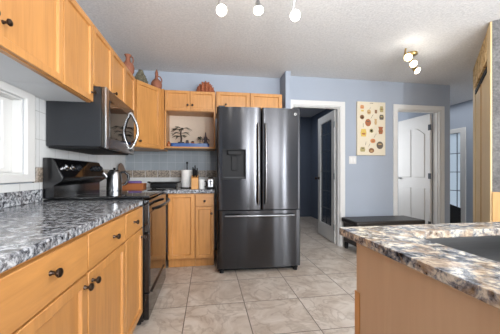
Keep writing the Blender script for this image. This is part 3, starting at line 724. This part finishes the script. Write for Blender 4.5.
# ------------------------------------------------------------------ on the counters
ZC = .8845
t = thing('kettle', 'stainless steel kettle with black handle on the rear of the range', 'kettle', (-.845, 2.585, .9130))
MB().lathe([(.056, 0), (.062, .004), (.064, .03), (.064, .08), (.061, .13), (.054, .160), (.046, .172), (0, .172)]).build('body', 'steel', t, smooth=True)
MB().lathe([(.065, .0), (.066, .028), (.063, .030), (.0, .030)], (0, 0, .0005)).build('base', 'steel', t, smooth=True)
li = MB().lathe([(.043, .1725), (.042, .180), (.025, .188), (0, .190)]).build('lid', 'black', t, smooth=True)
MB().lathe([(0, .189), (.006, .189), (.012, .197), (.010, .205), (0, .207)]).build('lid_knob', 'black', li, smooth=True)
MB().tube([(.045, .02, .160), (.080, .03, .168), (.108, .04, .140), (.110, .04, .095), (.088, .035, .055), (.060, .025, .045)], [.009, .012, .013, .012, .011, .009], 12).build('handle', 'black', t, smooth=True)
MB().tube([(-.05, -.02, .115), (-.070, -.028, .140), (-.082, -.034, .160)], [.020, .016, .012], 12).build('spout', 'steel', t, smooth=True)
o = MB(); pts = [(-.11, 0), (.11, 0), (.12, .10)]+[(.12*math.cos(a*PI/12), .18+.13*math.sin(a*PI/12)) for a in range(0, 13)]+[(-.12, .10)]
o.prism(pts, 'x', 0, .016); bd = o.build('cutting_board', 'board', loc=(WL+.065, 3.47, ZC), rot=(0, -math.radians(9), 0), bevel=.004)
tag(bd, 'round topped dark wooden board leaning on the tiled wall behind the kettle', 'cutting board')
t = thing('wooden_box', 'long reddish wooden box on the back counter behind the kettle', 'box', (-.855, 3.19, ZC), 0)
MB().ring(rect(-.14, .14, -.08, .08), rect(-.13, .13, -.07, .07), 'z', 0, .068).build('sides', 'boxwood', t, bevel=.002)
MB().box(-.1305, .1305, -.0705, .0705, .002, .058).build('tray', 'boxwood', t)
tag(MB().box(-.07, .07, -.03, .03, 0, .026).build('snack_packet', 'purple', loc=(-.82, 3.19, ZC+.0685), rot=(0, 0, .15), bevel=.008), 'purple packet lying on top of the reddish wooden box', 'packet')
t = thing('griddle', 'black electric griddle with side handles on the back counter', 'griddle', (-.515, 3.30, ZC))
MB().box(-.145, .145, -.10, .10, .008, .064).build('body', 'black', t, bevel=.008)
MB().ring(rrect(-.160, .160, -.112, .112, .02), rrect(-.145, .145, -.098, .098, .015), 'z', .0645, .078).build('rim', 'black_matt', t, bevel=.003)
MB().box(-.143, .143, -.096, .096, .0645, .068).build('cooking_plate', 'charcoal', t)
for s in (-1, 1):
    MB().tube([(s*.158, -.05, .072), (s*.182, -.045, .078), (s*.186, 0, .08), (s*.182, .045, .078), (s*.158, .05, .072)], .007, 8).build('handle', 'black_matt', t, smooth=True)
    for y in (-.08, .08): MB().lathe([(.012, 0), (.010, .009)], (s*.12, y, 0)).build('foot', 'black_matt', t)
t = thing('paper_towel_holder', 'black upright paper towel holder holding a white roll', 'towel holder', (-.255, 3.36, ZC))
MB().lathe([(0, 0), (.078, 0), (.078, .008), (.072, .012), (0, .012)]).build('base', 'black_matt', t, smooth=True)
MB().lathe([(0, .012), (.007, .012), (.007, .295), (.013, .300), (.014, .315), (.008, .325), (0, .326)]).build('rod', 'black_matt', t, smooth=True)
ro = tag(MB().lathe([(.020, 0), (.069, 0), (.070, .004), (.070, .206), (.069, .210), (.020, .210), (.020, 0)]).build('paper_towel_roll', 'paper', loc=(-.255, 3.36, ZC+.0125), smooth=True), 'white paper towel roll standing on the black holder', 'paper towel')
t = thing('knife_block', 'light wooden knife block with black handled knives beside the paper towels', 'knife block', (-.150, 3.16, ZC), 0)
MB().prism([(-.055, 0), (.055, 0), (.055, .165), (-.055, .125)], 'x', -.040, .040).build('block', 'blockwood', t, bevel=.003)
for i, (x, y, h) in enumerate(((-.024, .028, .10), (0, .030, .12), (.024, .028, .09), (-.012, -.015, .10), (.016, -.016, .08))):
    zz = .145+(y/.055)*.02
    MB().tube([(x, y, zz-.01), (x, y-.006, zz+h*.5), (x, y-.010, zz+h)], [.007, .008, .006], 8).build('knife_handle', 'black_matt', t, smooth=True)
t = thing('mug', 'white ceramic mug between the knife block and the toaster', 'mug', (-.072, 3.12, ZC))
MB().lathe([(0, 0), (.030, 0), (.034, .006), (.037, .11), (.034, .11), (.031, .012), (0, .010)]).build('cup', 'ceramic', t, smooth=True)
MB().tube([(.034, -.02, .09), (.054, -.032, .085), (.058, -.034, .055), (.050, -.03, .03), (.032, -.02, .025)], .006, 8).build('handle', 'black', t, smooth=True)
t = thing('toaster', 'small steel toaster with black lever slot beside the fridge', 'toaster', (.030, 3.18, ZC))
MB().box(-.045, .045, -.10, .10, .010, .125).build('body', 'steel', t, bevel=.018, seg=3)
MB().box(-.043, .043, -.098, .098, 0, .0095).build('base', 'black_matt', t)
MB().box(-.004, .004, -.1025, -.098, .035, .105).build('lever_slot', 'black_matt', t)
MB().box(-.012, .012, -.122, -.1025, .080, .092).build('lever', 'black_matt', t, bevel=.003)
MB().box(-.028, .028, -.075, .075, .1255, .135).build('slot_frame', 'black_matt', t, bevel=.003)

# ------------------------------------------------------------------ open shelf
ZS = 1.3995
t = thing('tray', 'long blue tray on the open display shelf', 'tray', (-.225, 3.525, ZS))
MB().ring(rrect(-.242, .242, -.085, .085, .03), rrect(-.234, .234, -.077, .077, .025), 'z', 0, .048).build('rim', 'blue', t, smooth=True)
MB().prism(rrect(-.236, .236, -.079, .079, .026), 'z', .001, .006).build('base', 'blue', t)
ZT = ZS+.0065
t = thing('bonsai', 'small dark bonsai tree with spreading flat branches in the blue tray', 'plant', (-.345, 3.525, ZT))
MB().lathe([(0, 0), (.030, 0), (.040, .055), (.042, .062), (.037, .062), (.034, .052), (0, .050)]).build('pot', 'pewter', t, smooth=True)
MB().tube([(0, 0, .045), (.006, 0, .11), (-.004, 0, .17), (.004, 0, .235)], [.013, .011, .010, .006], 8).build('trunk', 'bark', t, smooth=True)
for i, (ax, h, ln) in enumerate(((0.2, .235, .16), (2.9, .225, .14), (3.4, .17, .15), (-.15, .175, .12), (2.6, .135, .13), (1.2, .24, .09), (-1.4, .21, .09), (.5, .14, .08), (-2.2, .24, .10))):
    b = MB(); P0 = Vector((0, 0, h))
    for k in range(4):
        a = ax+random.uniform(-.4, .4); l_ = ln*random.uniform(.75, 1.05)
        if abs(math.sin(a)*l_) > .10: l_ = .10/abs(math.sin(a))
        d = Vector((math.cos(a), math.sin(a), 0)); s = Vector((-d.y, d.x, 0))*.013
        e = P0+d*l_+Vector((0, 0, random.uniform(-.035, .01))); m_ = P0+d*l_*.55+Vector((0, 0, .012))
        vs = [b.bm.verts.new(q) for q in (P0, m_-s, e, m_+s)]; us = [b.bm.verts.new(q+Vector((0, 0, .004))) for q in (P0, m_-s, e, m_+s)]
        b.bm.faces.new(vs); b.bm.faces.new(us[::-1])
        for q in range(4): b.bm.faces.new((vs[q], us[q], us[(q+1) % 4], vs[(q+1) % 4]))
    b.build('branch', 'leaf', t)
t = thing('pot', 'little amber pot on the shelf left of the blue tray', 'pot', (-.485, 3.44, ZS))
MB().lathe([(0, 0), (.016, 0), (.024, .02), (.022, .042), (.014, .052), (.017, .060), (.013, .060), (.010, .05), (0, .048)]).build('body', 'amber', t, smooth=True)
MB().lathe([(0, .048), (.013, .0605), (.008, .068), (0, .070)]).build('lid', 'amber', t, smooth=True)
def jar(label, x, y, mat, h=.07):
    t = thing('jar', label, 'jar', (x, y, ZT), 0, 'little jars in the blue tray')
    MB().lathe([(0, 0), (.020, 0), (.021, .004), (.021, h*.8), (.016, h*.9), (0, h*.9)]).build('body', mat, t, smooth=True)
    MB().lathe([(0, h*.901), (.017, h*.901), (.017, h), (0, h)]).build('lid', 'black_matt', t, smooth=True)
jar('pewter coloured jar in the blue tray right of the bonsai trunk', -.265, 3.50, 'pewter', .085)
jar('orange brown jar in the middle of the blue tray', -.195, 3.51, 'terracotta', .075)
t = thing('succulent', 'small dark leafed plant in a pot in the right half of the blue tray', 'plant', (-.105, 3.52, ZT))
MB().lathe([(0, 0), (.028, 0), (.034, .05), (.030, .05), (.028, .045), (0, .044)]).build('pot', 'black', t, smooth=True)
MB().tube([(0, 0, .04), (.004, 0, .10)], [.006, .005], 8).build('stem', 'bark', t)
b = MB()
for k in range(12):
    a = k*2.4; d = Vector((math.cos(a), math.sin(a), 0)); r_ = .05*(.6+.4*((k*37) % 10)/10); s = Vector((-d.y, d.x, 0))*.009; z = .095+.003*k
    q = [Vector((0, 0, z)), d*r_*.5+s+Vector((0, 0, z+.012)), d*r_+Vector((0, 0, z-.008)), d*r_*.5-s+Vector((0, 0, z+.012))]
    A_ = [b.bm.verts.new(p) for p in q]; B_ = [b.bm.verts.new(p+Vector((0, 0, .003))) for p in q]
    b.bm.faces.new(A_); b.bm.faces.new(B_[::-1])
    for i in range(4): b.bm.faces.new((A_[i], B_[i], B_[(i+1) % 4], A_[(i+1) % 4]))
b.build('leaf_crown', 'leaf', t)
t = thing('figurine', 'dark pewter spired figurine at the right end of the blue tray', 'figurine', (-.030, 3.52, ZT))
MB().lathe([(0, 0), (.036, 0), (.036, .012), (.026, .02), (.030, .045), (.034, .060), (.022, .075), (.020, .09), (.028, .105), (.024, .125), (.012, .14), (.010, .15), (.006, .19), (0, .20)], seg=14).build('body', 'pewter', t, smooth=True)
for s in (-1, 1): MB().tube([(s*.022, 0, .105), (s*.042, -.005, .10), (s*.044, -.01, .075)], [.008, .007, .006], 8).build('arm', 'pewter', t, smooth=True)

# ------------------------------------------------------------------ on top of the cabinets
ZK = UZ1+.0005
t = thing('clay_vase', 'terracotta vase with flared lip on top of the left wall cabinets', 'vase', (-.828, 2.94, ZK))
MB().lathe([(0, 0), (.045, 0), (.060, .03), (.064, .07), (.055, .105), (.032, .128), (.024, .145), (.022, .175), (.030, .195), (.036, .205), (.030, .205), (.018, .18), (0, .178)]).build('body', 'terracotta', t, smooth=True)
MB().tube([(.024, -.01, .185), (.052, -.02, .175), (.060, -.025, .14), (.052, -.02, .11)], .006, 8).build('handle', 'terracotta', t, smooth=True)
t = thing('leafy_ornament', 'grey green cone shaped leafy ornament between the two terracotta pieces', 'ornament', (-.806, 3.38, ZK))
MB().lathe([(0, 0), (.05, 0), (.055, .02), (.035, .03), (0, .03)], seg=16).build('base', 'ceramic', t, smooth=True)
b = MB(); b.lathe([(0, .03), (.055, .032), (.064, .06), (.050, .12), (.025, .18), (0, .21)], seg=14)
for k in range(90):
    h = .03+.18*(k/90); r_ = .073*(1-(k/90)**1.5)+.008; a = k*2.399
    p = Vector((r_*math.cos(a), r_*math.sin(a), h)); b.blob(p, (.015, .015, .021), 1, .4)
b.build('foliage', 'sage', t)
t = thing('clay_jug', 'round terracotta jug with narrow stoppered neck on the corner cabinet', 'jug', (-.632, 3.44, ZK))
MB().lathe([(0, 0), (.040, 0), (.056, .02), (.065, .055), (.064, .085), (.050, .115), (.026, .135), (.018, .15), (.017, .19), (.022, .20), (.022, .205), (.014, .205), (0, .204)]).build('body', 'terracotta', t, smooth=True)
MB().lathe([(0, .2055), (.016, .2055), (.018, .225), (.010, .24), (.006, .255), (0, .262)]).build('stopper', 'terracotta', t, smooth=True)
MB().tube([(.018, 0, .175), (.045, 0, .165), (.062, 0, .13), (.060, 0, .10)], .007, 8).build('handle', 'terracotta', t, smooth=True)
t = thing('clay_sculpture', 'reddish clay openwork dome sculpture on the cabinet above the shelf', 'sculpture', (-.032, 3.56, ZK))
MB().lathe([(0, 0), (.122, 0), (.126, .008), (.120, .016), (0, .016)], seg=28).build('base', 'clay_red', t, smooth=True)
b = MB(); b.lathe([(0, .016), (.092, .016), (.088, .06), (.066, .115), (.03, .15), (0, .16)], seg=20)
for row, (r_, h, n, s) in enumerate(((.100, .036, 13, .024), (.090, .075, 11, .023), (.068, .112, 9, .022), (.036, .145, 6, .022))):
    for k in range(n):
        a = 2*PI*(k+.5*(row % 2))/n; p = Vector((r_*math.cos(a), r_*math.sin(a), h))
        b.blob(p, (s*.9, s*.9, s), 2, .05); b.blob(p+Vector((.014*math.cos(a), .014*math.sin(a), s*.75)), s*.5, 1)
b.build('dome', 'clay_red', t, smooth=True, angle=50)
